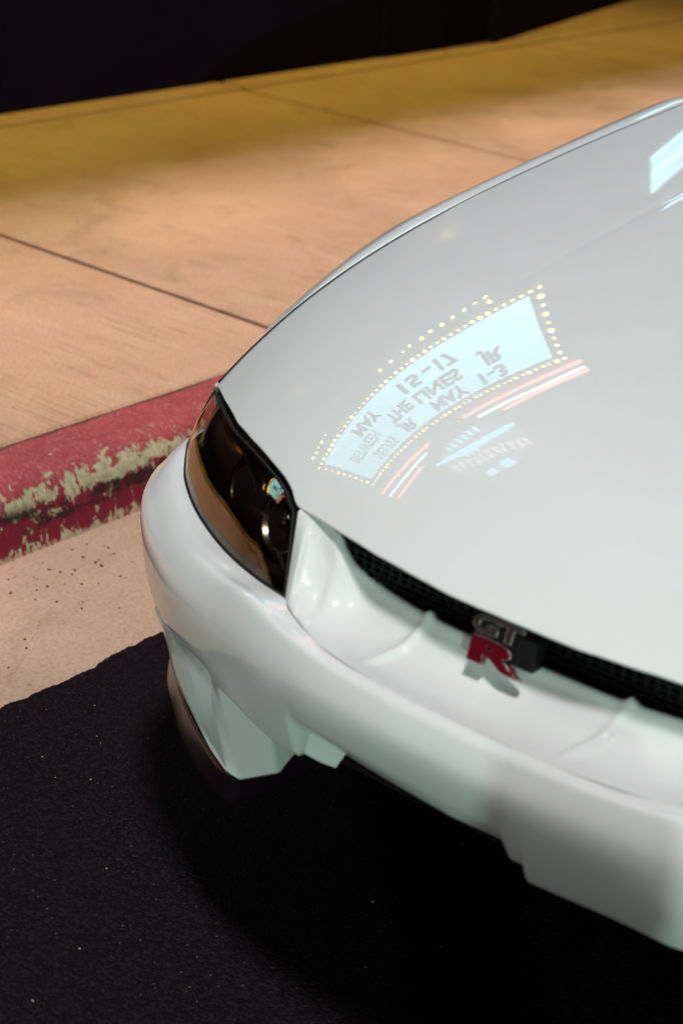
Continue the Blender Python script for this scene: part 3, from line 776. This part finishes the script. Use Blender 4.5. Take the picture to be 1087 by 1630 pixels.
# splitter, intake
SP = [(.26, .70, .35), (.195, .635, .335), (.160, .597, .330), (.128, .548, .325), (.096, .495, .322), (.070, .448, .320), (.052, .410, .318), (.07, .385, .318), (.20, .37, .318)]
SPo = [(.27, .715, .285), (.206, .663, .270), (.160, .606, .265), (.122, .554, .260), (.093, .504, .260), (.066, .450, .260), (.056, .415, .260), (.07, .39, .260), (.20, .375, .260)]
S1 = crpoly(SP, 60); S2 = crpoly(SPo, 60)
secs = [S1 * .0 + S1 + np.array([.03, -.01, 0]), S1, S1 * .55 + S2 * .45 + np.array([.001, 0, .004]), S2 + np.array([0, 0, .012]), S2, S2 + np.array([.05, 0, -.002])]
secs = np.array(secs)
for mir in (False, True):
    bm = bmesh.new(); add_grid(bm, secs, mirror=mir); bmesh.ops.recalc_face_normals(bm, faces=bm.faces); cpart('splitter', bm, GLOSS_BLACK)
bm = bmesh.new(); add_box(bm, (.40, 0, .34), (.02, 1.1, .34)); cpart('radiator', bm, VOID, smooth=False)
bm = bmesh.new(); add_box(bm, (.62, 0, .225), (.66, 1.1, .01)); cpart('undertray', bm, BLACK_PLASTIC, smooth=False)
# grille: woven mesh behind the slot, and dark backing
bm = bmesh.new(); add_box(bm, (.135, 0, .66), (.01, .60, .12)); cpart('grille_backing', bm, VOID, smooth=False)
bm = bmesh.new()
for k in range(8):
    z_ = .640 + .0085 * k
    add_tube(bm, [(.090 + .10 * v_ * v_, v_, z_) for v_ in np.linspace(-.29, .29, 24)], .0011, 5)
for v_ in np.arange(-.285, .29, .014):
    u_ = .089 + .10 * v_ * v_
    for s_ in (-1, 1):
        add_tube(bm, [(u_, v_ - .010 * s_, .632), (u_, v_ + .010 * s_, .705)], .0009, 4)
cpart('grille_mesh', bm, MESH_BLACK)
# badge on a black base: chrome letters over a red one
bd = empty('badge', (.018, 0, .648), 0, car); bd.location = (.041, .0155, .6420 - Z0)
tilt = Matrix.Rotation(R_(62), 4, 'X')
bm = bmesh.new(); add_box(bm, (.020, -.007, .020), (.024, .074, .040), bevel=.004); obj('base', bm, SEAL, bd)
def badge_letter(ch, x0, x1, y0, y1, mat, dep, rim=None):
    me = text_mesh(ch, .05, dep, .0010, 1, .0016, 6); lo, hi = mesh_bounds(me)
    for v in me.vertices:
        v.co.x = x0 + (v.co.x - lo[0]) / (hi[0] - lo[0]) * (x1 - x0); v.co.y = y0 + (v.co.y - lo[1]) / (hi[1] - lo[1]) * (y1 - y0)
    o = obj('letter', me, mat, bd)
    # text x -> car -v, text y -> up and back, front towards the nose
    lean = R_(20)
    mat3 = Matrix(((0, math.sin(lean), -math.cos(lean)), (-1, 0, 0), (0, math.cos(lean), math.sin(lean)))).to_4x4()
    o.matrix_local = mat3
    return o
badge_letter('G', -.041, -.006, .0265, .049, CHROME, .0045)
badge_letter('T', -.009, .026, .0265, .049, CHROME, .0045)
badge_letter('R', -.0375, .0375, -.008, .0245, CHROME, .003)
o = badge_letter('R', -.0355, .0355, -.0064, .0229, BADGE_RED, .0048)

# --- headlights
HB = [(.034, .3165, .6115), (.061, .381, .6015), (.089, .448, .596), (.133, .524, .587), (.186, .605, .5815), (.246, .680, .5775), (.288, .722, .5765), (.345, .771, .580)]     # lower edge
def head_top(n_):
    vs = np.array([.3721, .3842, .4024, .4309, .4766, .5576, .6258, .7144, .7735]); us = hood_front(vs)
    P_ = np.stack([us - .0045, vs + .001, hood_z(us, vs) - .0075], 1)
    P_[0] = (.106, .3705, .6855); return crpoly(P_, n_)
NB, NA = 40, 24
top_e = head_top(NB); bot_e = crpoly(HB, NB)
lens = np.zeros((NA, NB, 3))
for j in range(NB):
    a_, b_ = top_e[j], bot_e[j]; fj = j / (NB - 1)
    k_ = math.sin(math.pi * min(1, .04 + fj * 1.05)) ** .6 if fj < .92 else math.sin(math.pi * min(1, .04 + fj * 1.05)) ** .6 * 1
    k_ = min(1.0, fj / .12) * min(1.0, (1 - fj) / .10 + .15)
    for i in range(NA):
        g_ = 1 - i / (NA - 1)                       # 0 at the lower edge, 1 at the hood
        hx = (1 - k_) * g_ + k_ * (.25 * g_ + .75 * g_ ** 3.2); hz = (1 - k_) * g_ + k_ * (1 - (1 - g_) ** 1.35)
        lens[i, j, :2] = b_[:2] * (1 - hx) + a_[:2] * hx; lens[i, j, 2] = b_[2] * (1 - hz) + a_[2] * hz
def headlight(mir):
    hl = empty('headlight', (0, 0, -Z0), 0, car)
    s = np.array([1, -1 if mir else 1, 1])
    bm = bmesh.new(); add_grid(bm, lens, mirror=mir); bmesh.ops.recalc_face_normals(bm, faces=bm.faces); obj('lens', bm, LENS, hl, True)
    fjj = np.linspace(0, 1, NB)[None, :, None] ** 2; inn = lens + np.array([.050, -.012, -.012]) * (1 - fjj) + np.array([.008, -.012, -.002]) * fjj; inn[0] = lens[0] + np.array([.004, 0, -.004]); inn[-1] = lens[-1] + np.array([.004, 0, -.002]); inn[:, 0] = lens[:, 0] + np.array([.006, .004, 0]); inn[:, -1] = lens[:, -1] + np.array([.01, -.01, 0])
    bm = bmesh.new(); add_grid(bm, inn, mirror=mir); bmesh.ops.recalc_face_normals(bm, faces=bm.faces); obj('housing', bm, HOUSING, hl, False)
    # edge seal all round
    loop = np.concatenate([lens[0], lens[1:, -1], lens[-1][::-1][1:], lens[::-1, 0][1:]]) * s
    bm = bmesh.new(); add_tube(bm, loop, .0021, 6); obj('seal_or_gap_shade', bm, SEAL, hl, True)
    # projector bowls with bulb shields, amber indicator at the outer end
    for cx, cy, cz, r_, mt in ((.145, .415, .646, .044, REFLECTOR), (.215, .535, .636, .040, REFLECTOR), (.300, .655, .622, .027, AMBER)):
        d_ = Vector((-.86, .28 * s[1], .42)).normalized(); m4 = Matrix.Translation((cx, cy * s[1], cz)) @ d_.to_track_quat('Z', 'Y').to_matrix().to_4x4()
        bm = bmesh.new(); add_lathe(bm, [(.004, -.030), (r_ * .45, -.026), (r_ * .75, -.015), (r_ * .95, 0), (r_ * 1.06, .004), (r_ * 1.08, -.002)], 28, m4); obj('reflector', bm, mt, hl, True)
        bm = bmesh.new(); add_lathe(bm, [(.0005, .004), (r_ * .18, .003), (r_ * .26, -.004), (r_ * .22, -.022), (.001, -.026)], 16, m4); obj('bulb', bm, CHROME if mt is REFLECTOR else AMBER, hl, True)
    bm = bmesh.new()
    for k in range(7):
        add_box(bm, (.075 + .004 * k, (.348 + .006 * k) * s[1], .622), (.0015, .0016, .016))
    obj('trim', bm, CHROME, hl)
    bm = bmesh.new()
    for (ii, jj, a_, ln) in ((18, 3, 0, .016), (18, 4, 0, .017), (18, 5, 0, .015), (19, 6, .2, .012), (8, 5, 1.2, .03), (11, 4, 1.3, .028), (12, 12, .3, .012), (14, 16, -.2, .03), (9, 24, .2, .014), (15, 11, .8, .010)):
        p = lens[ii, jj] * s + np.array([.022, -.004 * s[1], -.004])
        add_box(bm, tuple(p), (.0016, .0018, ln), Matrix.Rotation(a_ * s[1], 3, 'X') @ Matrix.Rotation(-.7, 3, 'Y'))
    tag(obj('facet', bm, CHROME, hl), kind='stuff')
    return hl
headlight(False); headlight(True)

# --- fenders
def fender(mir):
    us = np.concatenate([np.linspace(.413, .62, 16), np.linspace(.64, 2.25, 60)])
    rows = []
    for u in us:
        gv = gap_v(min(u, 1.76)) + .0062; gz = float(hood_z(np.array(u), np.array(min(gv, .79)))) if u < 1.76 else float(hood_z(np.array(1.76), np.array(.75))) - .05 * (u - 1.76)
        sh = .005 + .059 * float(ss(.40, 1.0, u)) + .02 * float(ss(1.2, 1.9, u))
        ov = .787 + .105 * float(ss(.40, .80, u)) - .004
        du = abs(u - .93)
        zb = .31 + math.sqrt(max(.37 ** 2 - du * du, 0)) if du < .37 else .30
        if u < .56: zb = .553
        zs = gz - .006 - .012 * float(ss(.42, .9, u))
        P_ = [(u, gv, gz - .018), (u, gv - .0005, gz - .0035), (u, gv + .0015, gz - .0003), (u, gv + sh * .45, gz - .0055), (u, gv + sh * .88, zs - .003), (u, min(gv + sh + .018, ov), zs - .022), (u, ov - .004, zs - .065)]
        zz_ = zs - .065
        for f in (.3, .6, .85, 1.0):
            P_.append((u, ov + .006 * math.sin(f * 3), zz_ + (zb - zz_) * f))
        rows.append(cr(P_, 44))
    bm = bmesh.new(); add_grid(bm, np.array(rows), mirror=mir); bmesh.ops.recalc_face_normals(bm, faces=bm.faces)
    o = cpart('fender', bm, PAINT)
fender(False); fender(True)
for s_ in (1, -1):
    us = np.linspace(.418, 1.75, 120); bm = bmesh.new()
    add_tube(bm, [(u, s_ * (gap_v(u) + .0034), float(hood_z(np.array(u), np.array(gap_v(u)))) - .0036) for u in us], .0027, 6); cpart('seal_or_gap_shade', bm, SEAL)  # dark strip laid in the hood gap to stand for its shade
# dark engine bay under the gaps
bm = bmesh.new(); add_box(bm, (1.05, 0, .52), (1.3, 1.5, .20)); cpart('engine_bay', bm, VOID, smooth=False)

# --- wheels
def wheel(u, v):
    wh = empty('wheel', (u, v, .315), 0, car)
    m4 = Matrix.Rotation(R_(90), 4, 'X')
    bm = bmesh.new(); add_lathe(bm, [(.215, -.11), (.29, -.12), (.31, -.10), (.315, 0), (.31, .10), (.29, .12), (.215, .11)], 40, m4); obj('tyre', bm, RUBBER, wh, True)
    bm = bmesh.new(); add_lathe(bm, [(.215, .11), (.20, .07), (.19, -.07), (.215, -.11)], 40, m4)
    sgn = 1 if v > 0 else -1
    for k in range(5):
        a_ = 2 * math.pi * k / 5
        add_box(bm, (.10 * math.cos(a_), .05 * sgn, .10 * math.sin(a_)), (.21, .03, .045), Matrix.Rotation(-a_, 3, 'Y'), .006)
    obj('rim', bm, ALLOY, wh)
for u, v in ((.93, .745), (.93, -.745), (3.65, .745), (3.65, -.745)): wheel(u, v)

# --- rest of the body, behind the frame
def loft(name, secs, mat, caps=False):
    bm = bmesh.new(); G_ = np.array([cr(s_, 24) for s_ in secs]); add_grid(bm, G_)
    bmesh.ops.recalc_face_normals(bm, faces=bm.faces); return cpart(name, bm, mat)
for s in (1, -1):
    loft('body_side', [[(u, s * .80 * k, zt), (u, s * .872, zt - .06), (u, s * .892, .62), (u, s * .88, .42), (u, s * .85, .22)] for u, k, zt in ((2.25, 1, .945), (2.7, 1, .95), (3.25, 1, .97))], PAINT)
    loft('quarter_panel', [[(u, s * .78, zt), (u, s * .875, zt - .06), (u, s * .895, .80), (u, s * .89, .72), (u, s * .86, zl)] for u, zt, zl in ((3.25, .97, .30), (3.45, .98, .62), (3.65, .985, .69), (3.85, .985, .62), (4.15, .98, .32), (4.6, .95, .35))], PAINT)
loft('windshield', [[(1.86, -.70, .955), (1.78, -.35, 1.0), (1.77, 0, 1.01), (1.78, .35, 1.0), (1.86, .70, .955)], [(2.2, -.63, 1.17), (2.14, 0, 1.21), (2.2, .63, 1.17)], [(2.52, -.56, 1.31), (2.48, 0, 1.345), (2.52, .56, 1.31)]], GLASS)
loft('cowl', [[(1.765, -.745, .925), (1.765, -.35, .978), (1.765, 0, .99), (1.765, .35, .978), (1.765, .745, .925)], [(1.90, -.72, .95), (1.82, -.35, .99), (1.81, 0, 1.0), (1.82, .35, .99), (1.90, .72, .95)]], BLACK_PLASTIC)
loft('roof', [[(u, -wd, zt - .05), (u, -wd * .7, zt - .012), (u, 0, zt), (u, wd * .7, zt - .012), (u, wd, zt - .05)] for u, wd, zt in ((2.5, .575, 1.35), (2.9, .585, 1.365), (3.3, .57, 1.34), (3.6, .56, 1.28))], PAINT)
loft('rear_window', [[(3.6, -.56, 1.23), (3.6, 0, 1.28), (3.6, .56, 1.23)], [(4.1, -.66, 1.0), (4.12, 0, 1.02), (4.1, .66, 1.0)]], GLASS)
loft('trunk_lid', [[(4.1, -.78, .985), (4.1, 0, 1.01), (4.1, .78, .985)], [(4.6, -.76, .95), (4.62, 0, .98), (4.6, .76, .95)], [(4.63, -.76, .70), (4.66, 0, .70), (4.63, .76, .70)], [(4.58, -.76, .35), (4.62, 0, .33), (4.58, .76, .35)]], PAINT)
for s in (1, -1):
    loft('side_window', [[(1.90, s * .72, .955), (2.7, s * .80, .96), (3.4, s * .79, .985), (4.1, s * .70, .99)], [(2.15, s * .65, 1.14), (2.7, s * .69, 1.16), (3.4, s * .67, 1.16), (3.85, s * .64, 1.11)], [(2.52, s * .565, 1.305), (2.8, s * .585, 1.315), (3.3, s * .57, 1.29), (3.6, s * .56, 1.235)]], GLASS)
    add = bmesh.new(); add_tube(add, [(1.88, s * .715, .955), (2.2, s * .635, 1.17), (2.52, s * .567, 1.312)], .022, 8); cpart('pillar', add, PAINT)
